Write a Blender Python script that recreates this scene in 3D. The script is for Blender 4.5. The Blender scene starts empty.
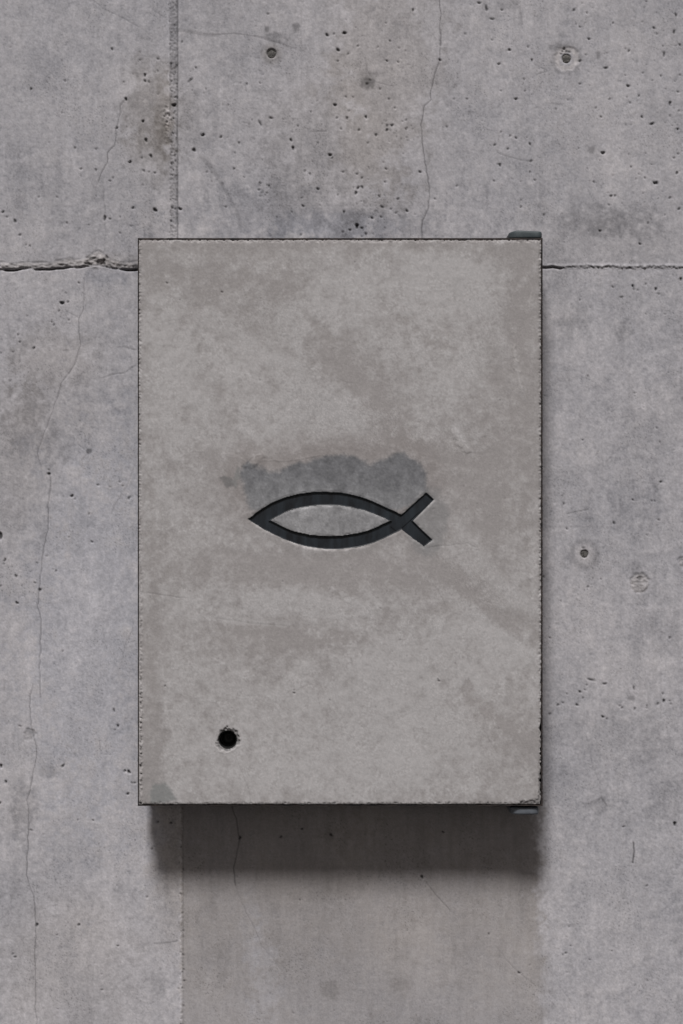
import bpy, bmesh, math
import numpy as np
from mathutils import Vector
from mathutils.geometry import tessellate_polygon

# ------------------------------------------------------------------ camera, sky, sun, exposure
sc = bpy.context.scene
C = sc.collection
DEPTH = 0.070            # how far the door face stands in front of the wall (m)
DIST = 2.0               # camera to door face
cam_d = bpy.data.cameras.new("camera")
cam = bpy.data.objects.new("camera", cam_d)
C.objects.link(cam)
cam.location = (0, -(DIST + DEPTH), 0)
cam.rotation_euler = (math.radians(90), 0, 0)
cam_d.sensor_fit = 'VERTICAL'
cam_d.sensor_height = 36.0
cam_d.sensor_width = 36.0
cam_d.lens = 36.0 * DIST / 1.024
cam_d.clip_start = 0.05
cam_d.clip_end = 500
sc.camera = cam

SUN_EL = math.radians(52.3)
SUN_AZ = math.radians(9)          # light comes a little from the left
w = bpy.data.worlds.new("World")
sc.world = w
w.use_nodes = True
nt = w.node_tree
bg = nt.nodes['Background']
sky = nt.nodes.new('ShaderNodeTexSky')
sky.sky_type = 'NISHITA'
sky.sun_disc = False
sky.sun_elevation = SUN_EL
sky.sun_rotation = math.radians(180) + SUN_AZ
sky.air_density = 0.6
sky.dust_density = 1.0
sky.ozone_density = 0.6
sky.altitude = 3000
hs = nt.nodes.new('ShaderNodeHueSaturation')     # overcast: the sky is nearly grey
hs.inputs['Saturation'].default_value = 0.05
nt.links.new(sky.outputs[0], hs.inputs['Color'])
wm = nt.nodes.new('ShaderNodeVectorMath')        # fill light bounced about a concrete yard is a little warm
wm.operation = 'MULTIPLY'
wm.inputs[1].default_value = (1.0, 0.93, 0.88)
nt.links.new(hs.outputs[0], wm.inputs[0])
nt.links.new(wm.outputs[0], bg.inputs[0])
bg.inputs[1].default_value = 0.05

sl = bpy.data.lights.new("sun", 'SUN')
sl.energy = 2.3
sl.angle = math.radians(11)
sl.color = (1.0, 0.988, 0.976)
so = bpy.data.objects.new("sun", sl)
C.objects.link(so)
# direction towards the light: up, out of the wall (-y), a little to the left
dl = Vector((-math.sin(SUN_AZ) * math.cos(SUN_EL), -math.cos(SUN_AZ) * math.cos(SUN_EL), math.sin(SUN_EL)))
so.rotation_euler = dl.to_track_quat('Z', 'Y').to_euler()
so.location = dl * 5

sc.view_settings.view_transform = 'Standard'
sc.view_settings.look = 'None'
sc.view_settings.gamma = 1
sc.view_settings.exposure = 0.67
sc.view_settings.use_curve_mapping = False

# ------------------------------------------------------------------ helpers
rng = np.random.default_rng(11)
PS = 0.74               # air-hole size factor


def smooth(a, b, x):
    t = np.clip((x - a) / (b - a), 0, 1)
    return t * t * (3 - 2 * t)


def fbm(ny, nx, step, lo, hi, beta=1.0, ax=1.0, ay=1.0, seed=0):
    """Band-limited random field, unit variance; lo..hi = wavelengths in mm, ax/ay stretch it."""
    r = np.random.default_rng(1000 + seed)
    f = np.fft.rfft2(r.standard_normal((ny, nx)))
    fy = np.fft.fftfreq(ny, step)[:, None] / ay
    fx = np.fft.rfftfreq(nx, step)[None, :] / ax
    k = np.sqrt(fx * fx + fy * fy)
    k[0, 0] = 1e9
    amp = k ** (-beta) * np.exp(-(k * hi) ** -2.0 * 0.5) * np.exp(-(k * lo) ** 2 * 0.5)
    amp[0, 0] = 0
    g = np.fft.irfft2(f * amp, s=(ny, nx))
    return (g - g.mean()) / g.std()


class Field:
    """A height and colour map on a regular grid over a concrete face."""

    def __init__(self, u0, u1, v0, v1, step):
        self.step = step
        self.u = np.arange(u0, u1 + step * 0.5, step)
        self.v = np.arange(v0, v1 + step * 0.5, step)
        self.nx, self.ny = len(self.u), len(self.v)
        self.U, self.V = np.meshgrid(self.u, self.v)
        self.H = np.zeros((self.ny, self.nx))        # mm, + towards the viewer
        self.A = np.ones((self.ny, self.nx))         # albedo factor
        self.W = np.zeros((self.ny, self.nx))        # warm / cool tint

    def n(self, lo, hi, beta=1.0, ax=1.0, ay=1.0, seed=0):
        return fbm(self.ny, self.nx, self.step, lo, hi, beta, ax, ay, seed)

    def win(self, x0, x1, y0, y1):
        i0, i1 = np.searchsorted(self.u, [x0, x1])
        j0, j1 = np.searchsorted(self.v, [y0, y1])
        return slice(max(j0 - 1, 0), j1 + 1), slice(max(i0 - 1, 0), i1 + 1)

    def pore(self, x, y, rx, ry=None, rot=0.0, dark=0.18, depth=1.5, soft=0.8):
        ry = rx if ry is None else ry
        rx, ry = rx * PS, ry * PS
        m = max(rx, ry) + 3
        s = self.win(x - m, x + m, y - m, y + m)
        dx, dy = self.U[s] - x, self.V[s] - y
        c, sn = math.cos(rot), math.sin(rot)
        a, b = dx * c + dy * sn, -dx * sn + dy * c
        if a.size == 0:
            return
        ph = rng.uniform(0, 6.28)
        wob = 1 + 0.22 * np.sin(2 * np.arctan2(b, a) + ph) + 0.12 * np.sin(3 * np.arctan2(b, a) + 2 * ph)
        d = (np.sqrt((a / rx) ** 2 + (b / ry) ** 2) / wob - 1) * min(rx, ry)
        t = 1 - smooth(-soft, soft, d)
        self.H[s] -= t * depth * min(rx, ry)
        self.A[s] *= 1 - t * (1 - dark)

    def line(self, pts, width=0.7, dark=0.45, depth=1.0, rough=1.2, seed=0, soft=0.7, fade=(0, 0), vary=0.7, warm=0.0):
        width *= 0.9
        dark = dark + 0.06 if dark < 0.9 else dark
        r = np.random.default_rng(500 + seed)
        pts = [np.array(p, float) for p in pts]
        dense = []
        for a, b in zip(pts[:-1], pts[1:]):
            L = np.hypot(*(b - a))
            n = max(1, int(L / 3.0))
            for k in range(n):
                dense.append(a + (b - a) * k / n)
        dense.append(pts[-1])
        dense = np.array(dense)
        j = r.standard_normal(dense.shape)
        j = (j + np.roll(j, 1, 0)) * 0.35 * rough
        j[0] = 0
        dense = dense + j
        N = len(dense) - 1
        wv = np.convolve(r.uniform(0, 1, N + 8), np.ones(6) / 6, 'same')[:N + 1]
        D = {}
        x0, y0 = dense.min(0) - 6 - width
        x1, y1 = dense.max(0) + 6 + width
        s = self.win(x0, x1, y0, y1)
        best = np.zeros(self.U[s].shape)
        bi = {}
        Us, Vs = self.U[s], self.V[s]
        for k in range(N):
            a, b = dense[k], dense[k + 1]
            lo = np.minimum(a, b) - 4 - width
            hi = np.maximum(a, b) + 4 + width
            ii = np.where((Us[0] >= lo[0]) & (Us[0] <= hi[0]))[0]
            jj = np.where((Vs[:, 0] >= lo[1]) & (Vs[:, 0] <= hi[1]))[0]
            if len(ii) == 0 or len(jj) == 0:
                continue
            q = (slice(jj[0], jj[-1] + 1), slice(ii[0], ii[-1] + 1))
            d = b - a
            L2 = d @ d + 1e-9
            t = np.clip(((Us[q] - a[0]) * d[0] + (Vs[q] - a[1]) * d[1]) / L2, 0, 1)
            dist = np.hypot(Us[q] - a[0] - t * d[0], Vs[q] - a[1] - t * d[1])
            f = (k + 0.5) / N
            g = 1.0
            if fade[0]:
                g *= min(1, f / fade[0])
            if fade[1]:
                g *= min(1, (1 - f) / fade[1])
            strength = g * (1 - vary + vary * 2 * wv[k])
            val = np.clip(1 - smooth(width * 0.5 - soft * 0.5, width * 0.5 + soft, dist), 0, 1) * min(1.3, strength)
            best[q] = np.maximum(best[q], val)
        best = np.clip(best, 0, 1)
        self.A[s] *= 1 - best * (1 - dark)
        self.H[s] -= best * depth * 0.55
        self.W[s] += best * warm

    def blob(self, x, y, rx, ry, amt, warm=0.0, noise=None, edge=0.5, rot=0.0):
        """A stain with a broken outline; amt < 0 darker, > 0 lighter."""
        dx, dy = self.U - x, self.V - y
        c, sn = math.cos(rot), math.sin(rot)
        d = np.sqrt(((dx * c + dy * sn) / rx) ** 2 + ((-dx * sn + dy * c) / ry) ** 2)
        if noise is not None:
            d = d + noise * 0.28
        m = 1 - smooth(1 - edge, 1 + edge, d)
        self.A *= 1 + m * amt
        self.W += m * warm


def poly_sd(U, V, loops):
    """Signed distance (negative inside) to closed loops."""
    D = np.full(U.shape, 1e9)
    ins = np.zeros(U.shape, bool)
    for lp in loops:
        p = np.array(lp, float)
        for a, b in zip(p, np.roll(p, -1, 0)):
            d = b - a
            t = np.clip(((U - a[0]) * d[0] + (V - a[1]) * d[1]) / (d @ d + 1e-9), 0, 1)
            D = np.minimum(D, np.hypot(U - a[0] - t * d[0], V - a[1] - t * d[1]))
            cond = ((a[1] > V) != (b[1] > V))
            xx = a[0] + (V - a[1]) * (b[0] - a[0]) / (b[1] - a[1] + 1e-12)
            ins ^= cond & (U < xx)
    return np.where(ins, -D, D)


def grid_mesh(name, X, Y, Z, col, mat, extra_skirt=None):
    ny, nx = X.shape
    nv = nx * ny
    co = np.stack([X, Y, Z], -1).reshape(-1, 3)
    idx = np.arange(nv).reshape(ny, nx)
    q = np.stack([idx[:-1, :-1], idx[1:, :-1], idx[1:, 1:], idx[:-1, 1:]], -1).reshape(-1, 4)
    cols = col.reshape(-1, 3)
    if extra_skirt is not None:                    # closed sides and a back
        ring = np.concatenate([idx[0, :], idx[1:, -1], idx[-1, -2::-1], idx[-2:0:-1, 0]])
        back = co[ring].copy()
        back[:, 1] = extra_skirt
        bi = nv + np.arange(len(ring))
        co = np.concatenate([co, back])
        cols = np.concatenate([cols, cols[ring]])
        rq = np.stack([ring, np.roll(ring, -1), np.roll(bi, -1), bi], -1)
        q = np.concatenate([q, rq])
    me = bpy.data.meshes.new(name)
    me.vertices.add(len(co))
    me.vertices.foreach_set('co', co.astype(np.float32).ravel())
    me.loops.add(q.size)
    me.loops.foreach_set('vertex_index', q.astype(np.int32).ravel())
    me.polygons.add(len(q))
    me.polygons.foreach_set('loop_start', (np.arange(len(q)) * 4).astype(np.int32))
    me.polygons.foreach_set('loop_total', np.full(len(q), 4, np.int32))
    me.update(calc_edges=True)
    at = me.color_attributes.new('concrete_tone', 'FLOAT_COLOR', 'POINT')
    rgba = np.ones((len(co), 4), np.float32)
    rgba[:, :3] = cols
    at.data.foreach_set('color', rgba.ravel())
    sm = np.ones(len(q), bool)
    if extra_skirt is not None:
        sm[-len(rq):] = False
    me.polygons.foreach_set('use_smooth', sm)
    me.materials.append(mat)
    return me


def link(name, me, parent=None):
    o = bpy.data.objects.new(name, me)
    C.objects.link(o)
    if parent:
        o.parent = parent
    return o


def tag(o, label=None, cat=None, group=None):
    if label:
        o['label'] = label
    if cat:
        o['category'] = cat
    if group:
        o['group'] = group


def concrete_material(name, grain=1.0, rough=0.88):
    m = bpy.data.materials.new(name)
    m.use_nodes = True
    t = m.node_tree
    b = t.nodes['Principled BSDF']
    at = t.nodes.new('ShaderNodeVertexColor')
    at.layer_name = 'concrete_tone'
    tc = t.nodes.new('ShaderNodeTexCoord')
    n1 = t.nodes.new('ShaderNodeTexNoise')
    n1.inputs['Scale'].default_value = 620
    n1.inputs['Detail'].default_value = 4
    n1.inputs['Roughness'].default_value = 0.7
    t.links.new(tc.outputs['Object'], n1.inputs['Vector'])
    mr = t.nodes.new('ShaderNodeMapRange')
    mr.inputs[1].default_value = 0.25
    mr.inputs[2].default_value = 0.75
    mr.inputs[3].default_value = 1 - 0.13 * grain
    mr.inputs[4].default_value = 1 + 0.13 * grain
    t.links.new(n1.outputs[0], mr.inputs[0])
    vm = t.nodes.new('ShaderNodeVectorMath')
    vm.operation = 'SCALE'
    t.links.new(at.outputs[0], vm.inputs[0])
    t.links.new(mr.outputs[0], vm.inputs['Scale'])
    t.links.new(vm.outputs[0], b.inputs['Base Color'])
    n2 = t.nodes.new('ShaderNodeTexNoise')
    n2.inputs['Scale'].default_value = 420
    n2.inputs['Detail'].default_value = 6
    t.links.new(tc.outputs['Object'], n2.inputs['Vector'])
    bp = t.nodes.new('ShaderNodeBump')
    bp.inputs['Strength'].default_value = 0.22
    bp.inputs['Distance'].default_value = 0.0007
    t.links.new(n2.outputs[0], bp.inputs['Height'])
    t.links.new(bp.outputs[0], b.inputs['Normal'])
    b.inputs['Roughness'].default_value = rough
    b.inputs['Specular IOR Level'].default_value = 0.25
    return m


def metal_material(name, c0, c1, scale, rough=0.5, metallic=0.0, bump=0.3, stretch=(1, 1, 1)):
    m = bpy.data.materials.new(name)
    m.use_nodes = True
    t = m.node_tree
    b = t.nodes['Principled BSDF']
    tc = t.nodes.new('ShaderNodeTexCoord')
    mp = t.nodes.new('ShaderNodeMapping')
    mp.inputs['Scale'].default_value = stretch
    t.links.new(tc.outputs['Object'], mp.inputs['Vector'])
    n = t.nodes.new('ShaderNodeTexNoise')
    n.inputs['Scale'].default_value = scale
    n.inputs['Detail'].default_value = 6
    n.inputs['Roughness'].default_value = 0.65
    t.links.new(mp.outputs[0], n.inputs['Vector'])
    cr = t.nodes.new('ShaderNodeValToRGB')
    cr.color_ramp.elements[0].position = 0.36
    cr.color_ramp.elements[0].color = (*c0, 1)
    cr.color_ramp.elements[1].position = 0.66
    cr.color_ramp.elements[1].color = (*c1, 1)
    t.links.new(n.outputs[0], cr.inputs[0])
    t.links.new(cr.outputs[0], b.inputs['Base Color'])
    bp = t.nodes.new('ShaderNodeBump')
    bp.inputs['Strength'].default_value = bump
    bp.inputs['Distance'].default_value = 0.0006
    t.links.new(n.outputs[0], bp.inputs['Height'])
    t.links.new(bp.outputs[0], b.inputs['Normal'])
    b.inputs['Roughness'].default_value = rough
    b.inputs['Specular IOR Level'].default_value = 0.3
    b.inputs['Metallic'].default_value = metallic
    return m


def tint(base, A, W):
    """Neutral tone times albedo, pushed warm (W>0) or cool (W<0)."""
    c = np.stack([base[0] * A * (1 + 0.05 * W), base[1] * A * (1 + 0.008 * W), base[2] * A * (1 - 0.06 * W)], -1)
    return np.clip(c, 0.008, 0.9)


# ------------------------------------------------------------------ the concrete wall
CX, CY = 341.5, 512.0
WS = (DIST + DEPTH) / DIST / 1000.0            # one design unit on the wall, in metres
F = Field(-130, 814, -110, 1134, 0.9)
U, V = F.U, F.V
mid = F.n(14, 70, 1.0, seed=1)
big = F.n(60, 420, 1.2, seed=2)
fine = F.n(2.2, 10, 0.6, seed=3)
mott = F.n(5, 26, 0.8, seed=4)
streak = F.n(3, 60, 0.8, ax=1.0, ay=0.12, seed=5)
hstreak = F.n(3, 60, 0.8, ax=0.12, ay=1.0, seed=6)
top = 1 - smooth(262, 272, V)
F.A *= (1 - 0.055 * top) * (1 + 0.040 * big + 0.036 * mid + 0.050 * mott + 0.062 * fine + 0.022 * streak + 0.010 * hstreak)
F.W += 0.07 * big + 0.04 * mid + 0.05 * mott
F.H += 0.07 * mid + 0.035 * mott + 0.018 * fine
# darker specks, patchy
speck = F.n(1.8, 5, 0.3, seed=7)
patch = smooth(-0.2, 1.6, F.n(25, 160, 1.0, seed=8))
F.A *= 1 - 0.40 * smooth(0.9, 2.3, speck) * (0.22 + 0.78 * patch)
F.A *= 1 - 0.07 * patch * smooth(-0.5, 1.5, mott)

# stains
def B(x, y, rx, ry, amt, **k):
    F.blob(x, y, rx, ry, amt * 1.35, noise=mid * 0.7 + mott * 0.5, **k)


wisp = F.n(6, 120, 0.9, ax=1.0, ay=0.35, seed=9)
F.A *= 1 - 0.075 * smooth(0.5, 2.0, wisp + 0.3 * mott)
F.A *= 1 + 0.045 * smooth(0.6, 2.0, F.n(8, 140, 0.9, ax=1.0, ay=0.3, seed=10))

B(152, 108, 24, 40, -0.17, warm=0.5)
B(166, 112, 9, 34, -0.10, warm=0.4)
B(173, 30, 4, 60, -0.06)
B(110, 262, 40, 7, -0.08, warm=0.3)
B(150, 150, 22, 26, -0.08, warm=0.3)
B(186, 118, 14, 26, -0.10, warm=0.1)
B(160, 150, 7, 30, -0.10, warm=0.2)
B(163, 75, 6, 22, -0.07, warm=0.2)
B(172, 185, 5, 26, -0.06)
B(385, 70, 48, 110, -0.055, warm=0.45)
B(330, 150, 60, 70, -0.03, warm=0.3)
B(265, 215, 80, 26, -0.10, warm=-0.2)
B(335, 228, 60, 14, -0.10, warm=-0.5)
B(395, 228, 40, 18, -0.09, warm=-0.1)
B(590, 222, 34, 13, -0.12, warm=0.0)
B(625, 220, 26, 14, -0.12, warm=0.0)
B(610, 240, 90, 22, -0.06, warm=0.0)
B(640, 250, 70, 14, 0.05, warm=0.1)
B(110, 275, 26, 10, -0.13, warm=-0.4)
B(52, 415, 50, 34, -0.09, warm=0.1)
B(20, 408, 26, 16, -0.07, warm=0.1)
B(56, 360, 40, 26, -0.05, warm=0.4)
B(20, 460, 36, 60, -0.04, warm=0.3)
B(24, 808, 12, 22, -0.16, warm=0.0)
B(10, 470, 40, 90, -0.03)
B(573, 318, 16, 18, -0.10)
B(622, 333, 9, 8, -0.13)
B(560, 300, 16, 40, -0.05)
B(630, 505, 24, 22, -0.08, warm=-0.1)
B(618, 512, 6, 14, -0.06)
B(656, 425, 40, 40, -0.04)
B(660, 630, 26, 30, -0.05)
B(655, 745, 26, 18, -0.08)
B(610, 730, 60, 20, -0.05)
B(600, 805, 14, 8, -0.12)
B(670, 800, 18, 24, -0.07)
B(430, 20, 60, 18, -0.02)
B(512, 5, 10, 6, -0.14)
B(500, 45, 130, 120, 0.025)
B(640, 110, 70, 90, 0.02)
B(70, 60, 90, 80, 0.03)
B(90, 620, 60, 180, 0.035, warm=-0.35)
B(110, 900, 60, 90, 0.02)
B(70, 960, 60, 60, -0.03, warm=0.3)
B(158, 985, 10, 12, -0.10)
B(640, 930, 90, 120, 0.02)
B(592, 150, 4, 3.4, -0.28)
B(598, 54, 2.4, 5, -0.28)
B(267, 29, 2.6, 4.4, -0.35)
B(297, 27, 3, 4, -0.30)
B(275, 37, 8, 4, -0.20)
B(89, 451, 2.2, 2, -0.4)
B(632, 698, 3, 3, -0.3)
B(49, 771, 9, 7, -0.16)
B(367, 84, 6, 5, -0.30)
B(366, 79, 9, 9, -0.12)
B(300, 245, 60, 10, -0.06)
# run-off stain below the cabinet, its cast shadow deepened in the same colour
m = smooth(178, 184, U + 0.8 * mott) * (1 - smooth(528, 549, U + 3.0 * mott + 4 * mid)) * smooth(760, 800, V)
m0 = smooth(140, 176, U + 5 * mid) * (1 - smooth(176, 186, U)) * smooth(760, 800, V) * (1 - smooth(850, 985, V + 12 * mid))  # soft edge of the cabinet's shadow, painted left of the joint
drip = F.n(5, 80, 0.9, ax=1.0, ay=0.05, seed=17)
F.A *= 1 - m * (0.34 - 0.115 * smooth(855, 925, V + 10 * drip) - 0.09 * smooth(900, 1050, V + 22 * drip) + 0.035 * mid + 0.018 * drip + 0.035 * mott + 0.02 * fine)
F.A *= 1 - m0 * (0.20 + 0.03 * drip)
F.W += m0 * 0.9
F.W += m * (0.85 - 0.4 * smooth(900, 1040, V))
B(345, 885, 26, 12, -0.08, warm=0.2)
B(400, 985, 10, 8, -0.12, warm=0.2)
B(330, 990, 9, 9, -0.15, warm=0.2)
B(296, 885, 40, 20, -0.05, warm=0.2)
B(535, 960, 8, 70, -0.05, warm=0.2)
B(265, 985, 14, 50, 0.10, warm=-0.3)
B(250, 930, 8, 40, 0.05, warm=-0.2)
B(430, 960, 14, 60, 0.04)

# form-board lines, barely there
for x, y0, y1, d in ((224, -110, 100, .9), (301, -20, 212, .82), (436, 110, 240, .95), (262, 200, 240, .9), (620, 440, 640, .95), (661, 600, 720, .94), (598, 820, 1024, .96), (100, 440, 560, .96), (541.5, 815, 1134, .86)):
    F.line([(x, y0), (x + .4, (y0 + y1) / 2), (x, y1)], 0.7, d, 0.1, 0.15, seed=int(x), vary=0.6)
for y, x0, x1, d in ((206.5, 38, 170, .88), (206, 170, 345, .87), (205.5, 512, 560, .84), (206, 345, 512, .95), (132, 300, 345, .95), (527, 545, 620, .93)):
    F.line([(x0, y), (x1, y)], 0.7, d, 0.1, 0.15, seed=int(x0), vary=0.7)

# vertical pour joint, upper part: a rough sunken strip with a sharp right edge
above = (1 - smooth(262, 266, V))
rb = F.n(2.0, 9, 0.4, ay=0.6, seed=12)
strip = smooth(169.2 + 0.5 * 1, 171.5, U + 0.5 * rb) * (1 - smooth(177.2, 178.0, U)) * above
F.H -= strip * (0.7 + 0.35 * rb.clip(-1, 2))
F.A *= 1 - strip * (0.19 + 0.08 * rb.clip(-1, 2))
F.line([(177.4, -110), (177.6, 60), (177.3, 140), (177.6, 264)], 0.9, 0.42, 2.6, 0.25, seed=31, vary=0.35)
ridge = np.exp(-((U - 168.0 - 1.0 * np.sin(V / 40)) / 1.7) ** 2) * smooth(-20, 25, V) * (1 - smooth(100, 125, V))
F.H += ridge * 1.1
F.A *= 1 + ridge * 0.14
B(171, 122, 5, 10, 0.16, warm=0.2)
spall = np.exp(-((U - 168) / 4.5) ** 2 - ((V - 120) / 18) ** 2)
F.H += spall * (0.6 + 0.9 * rb)
for k in range(46):
    F.pore(rng.uniform(171, 177), rng.uniform(60, 245), rng.uniform(.6, 1.3), dark=0.35)
# and its lower part under the cabinet
lr = np.exp(-((U - 181.0) / 1.5) ** 2) * smooth(790, 800, V)
F.H += lr * (0.8 + 0.25 * rb)
F.A *= 1 + lr * 0.17
F.line([(183.4, 800), (183.2, 900), (183.6, 1000), (183.4, 1134)], 0.8, 0.72, 0.9, 0.4, seed=33, vary=0.7)
for k in range(40):
    F.pore(rng.normal(182, 1.6), rng.uniform(840, 1090), rng.uniform(.6, 1.2), dark=0.5)

# horizontal pour joint, left: spalled mortar with an undercut lip
left = 1 - smooth(140, 150, U)
r1 = np.interp(F.u, np.arange(-140, 830, 7), rng.normal(0, 1, 139))[None, :]
r2 = np.interp(F.u, np.arange(-140, 830, 16), rng.normal(0, 1, 61))[None, :]
cl = 267.6 + 0.6 * r1 + 0.9 * np.sin(F.u / 17)[None, :]
cl = cl - 3.0 * np.exp(-((F.u - 97) / 12) ** 2)[None, :]
rough = F.n(2.4, 22, 0.9, ax=0.5, seed=14)
up = 6.8 + 1.0 * r2 + 6 * np.exp(-((F.u - 98) / 9) ** 2)[None, :] - 1.5 * np.exp(-((F.u - 30) / 18) ** 2)[None, :]
band = smooth(-up - 1.0, -up + 1.2, V - cl) * (1 - smooth(-0.5, 0.8, V - cl)) * left
prof = np.clip(1 - ((V - cl + up * 0.5) / (up * 0.55)) ** 2, 0, 1)
F.H += band * (0.8 * np.sqrt(prof) - 0.2 + 0.7 * rough)
F.A *= 1 + band * (-0.12 + 0.09 * rough.clip(-1.5, 1.5))
F.W += band * 0.5
topl = np.exp(-((V - cl + up) / 1.0) ** 2) * left * (0.5 + 0.5 * np.clip(rough, -1, 1))
F.A *= 1 - topl * 0.34
F.H -= topl * 1.2
gs = np.interp(F.u, [-140, 2, 6, 28, 30, 33, 36, 40, 60, 72, 74, 80, 84, 90, 96, 104, 108, 118, 122, 128, 150],
               [.5, .35, 1.1, 1.0, .4, .35, .9, 1.25, 1.2, 1.0, .55, .75, .6, .5, .45, .4, .45, .4, .9, 1.5, 1.5])[None, :]
gw = 0.68 * gs + 0.25 * np.roll(r1, 5, 1)
g = (1 - smooth(gw - 0.8, gw + 0.6, np.abs(V - cl - 1.1))) * left * np.clip(gs, 0, 1)
F.H -= g * 7
F.A *= 1 - g * 0.78
# chips round the knot where the joint meets a crack
for x, y, rx, ry in ((92, 258, 5, 1.3), (98, 263, 1.5, 3), (104, 262, 1.4, 4), (88, 264, 3, 1.2), (110, 265, 3, 1.2), (107, 257, 1.5, 2)):
    F.pore(x, y, rx, ry, dark=0.35, depth=1.5)
for x, y, rx, ry in ((100, 259, 3, 2.6), (95, 266, 3, 2), (117, 262, 5, 3), (84, 261, 4, 2)):
    dd = np.exp(-((U - x) / rx) ** 2 - ((V - y) / ry) ** 2)
    F.H += dd * 1.6
    F.A *= 1 + dd * 0.06
B(108, 272, 8, 2.0, 0.14, warm=0.2)
# right: a thin ragged line
right = smooth(535, 540, U)
cr = 267.2 + 0.5 * r1
F.H -= 3.5 * np.exp(-((V - cr - 0.6) / 0.85) ** 2) * right * (1 - smooth(559, 565, U))
F.A *= 1 - 0.70 * np.exp(-((V - cr - 0.6) / 0.85) ** 2) * right * (1 - smooth(559, 565, U))
ragged = F.n(1.8, 8, 0.3, ax=0.5, seed=15)
e = np.exp(-((V - cr) / 1.3) ** 2) * smooth(560, 566, U)
F.H += e * 0.6 * ragged
F.A *= 1 - e * (0.13 - 0.22 * ragged.clip(-1.6, 1.2))
lip = np.exp(-((V - cr + 1.8) / 1.2) ** 2) * right
F.A *= 1 + lip * 0.10 * (1 + 0.5 * ragged)
F.H += lip * 0.7
ste = smooth(-1, 1, V - cr)
F.H -= ste * right * 0.7           # the lower pour sits a hair further back

# cracks
L = F.line
L([(440, -60), (440, 0), (441, 14), (440, 25), (441, 42), (440, 60), (434, 75), (431, 87), (431, 99), (424, 108), (421, 125), (423, 143), (425, 160), (428, 178), (430, 195), (428, 208), (423, 220), (421, 245)], 0.8, 0.42, 1.0, 0.8, seed=1)
L([(441, 30), (441, 45)], 2.2, 0.72, 0.8, 0.5, seed=2)
L([(126, 99), (120, 106), (120, 112), (117, 127), (116, 137), (114, 146), (108, 152), (107, 163), (101, 174), (97, 186), (94, 194)], 0.7, 0.45, 0.9, 0.8, seed=3, fade=(0, .2))
L([(103, 186), (105, 212), (106, 235), (104, 256)], 0.6, 0.70, 0.5, 0.8, seed=4)
L([(93, 200), (92, 225), (97, 256)], 0.8, 0.85, 0.3, 0.8, seed=40)
L([(84, 278), (83, 310), (79, 318), (79, 332), (81, 342), (76, 362), (63, 380), (55, 402), (46, 429), (43, 438), (40, 446), (38, 453), (40, 464), (41, 470)], 0.6, 0.55, 0.7, 0.8, seed=5)
L([(79, 318), (66, 311)], 0.6, 0.7, 0.4, 0.5, seed=6)
L([(49, 472), (51, 483), (48, 507), (48, 530), (43, 548), (41, 572), (39, 592), (38, 605), (41, 620), (40, 640), (40, 665), (40, 697)], 0.7, 0.46, 0.9, 0.7, seed=7)
L([(33, 684), (30, 696), (29, 703), (30, 712), (31, 728), (36, 742), (37, 755), (33, 772), (30, 791), (27, 800), (29, 810), (28, 850), (27, 875), (29, 884), (34, 897), (36, 925), (35, 960), (36, 1010), (37, 1130)], 0.7, 0.48, 0.9, 0.7, seed=8)
L([(88, 379), (101, 378), (112, 374), (124, 373), (136, 366)], 0.6, 0.6, 0.6, 0.6, seed=9, fade=(.3, 0))
L([(136, 463), (127, 486), (117, 502), (111, 514), (100, 537)], 0.6, 0.72, 0.5, 0.5, seed=10, fade=(0, .4))
L([(134, 612), (132, 632), (125, 645), (122, 663), (117, 678)], 0.6, 0.66, 0.5, 0.5, seed=11, fade=(.2, .3))
L([(228, 795), (236, 818), (240, 838), (234, 868), (235, 885)], 0.9, 0.5, 0.9, 0.7, seed=12)
L([(235, 885), (245, 910), (262, 945), (285, 975), (290, 1000)], 0.7, 0.78, 0.5, 0.8, seed=13, fade=(0, .4))
L([(86, -4), (92, 0), (107, 10), (125, 19), (146, 31)], 1.2, 0.70, 0.3, 0.2, seed=14, fade=(0, .15), vary=.3)
L([(150, 8), (166, 18)], 1.2, 0.82, 0.2, 0.2, seed=41)
L([(95, 20), (99, 33)], 1.3, 0.86, 0.2, 0.3, seed=42)
L([(101, 56), (99, 73)], 1.4, 0.78, 0.2, 0.3, seed=43)
L([(178, 30), (188, 31.5), (200, 34), (215, 35.5)], 3.2, 0.72, 0.3, 0.2, seed=15, vary=.2, soft=1.2)
L([(215, 34.5), (235, 33.5), (255, 36)], 1.0, 0.60, 0.3, 0.2, seed=16, vary=.3)
L([(255, 36), (268, 40), (282, 44), (297, 50)], 2.0, 0.70, 0.4, 0.2, seed=17, fade=(0, .3), vary=.2)
L([(297, 50), (330, 58)], 1.0, 0.86, 0.1, 0.3, seed=44, fade=(0, .5))
L([(199, 155), (210, 166), (222, 184)], 3.6, 0.74, 0.3, 0.2, seed=18, fade=(.2, 0), vary=.2, soft=1.4)
L([(222, 184), (230, 199), (238, 215), (242, 234)], 3.2, 0.78, 0.3, 0.2, seed=19, fade=(0, .3), vary=.2, soft=1.4)
L([(222, 184), (224, 195), (240, 196)], 2.0, 0.86, 0.2, 0.2, seed=20, fade=(0, .5))
L([(492, 150), (503, 155), (517, 159), (531, 162), (539, 166)], 0.8, 0.58, 0.6, 0.3, seed=21, fade=(.4, .3))
L([(366, 63), (370, 75), (375, 82), (392, 86)], 0.7, 0.72, 0.4, 0.3, seed=22)
L([(586, 735), (590, 750), (594, 770), (600, 785), (603, 805)], 0.7, 0.80, 0.3, 0.5, seed=23)
L([(426, 882), (436, 895), (450, 910)], 0.7, 0.62, 0.5, 0.5, seed=24)
L([(495, 945), (508, 962), (519, 973), (535, 985)], 0.6, 0.78, 0.4, 0.5, seed=25)
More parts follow.
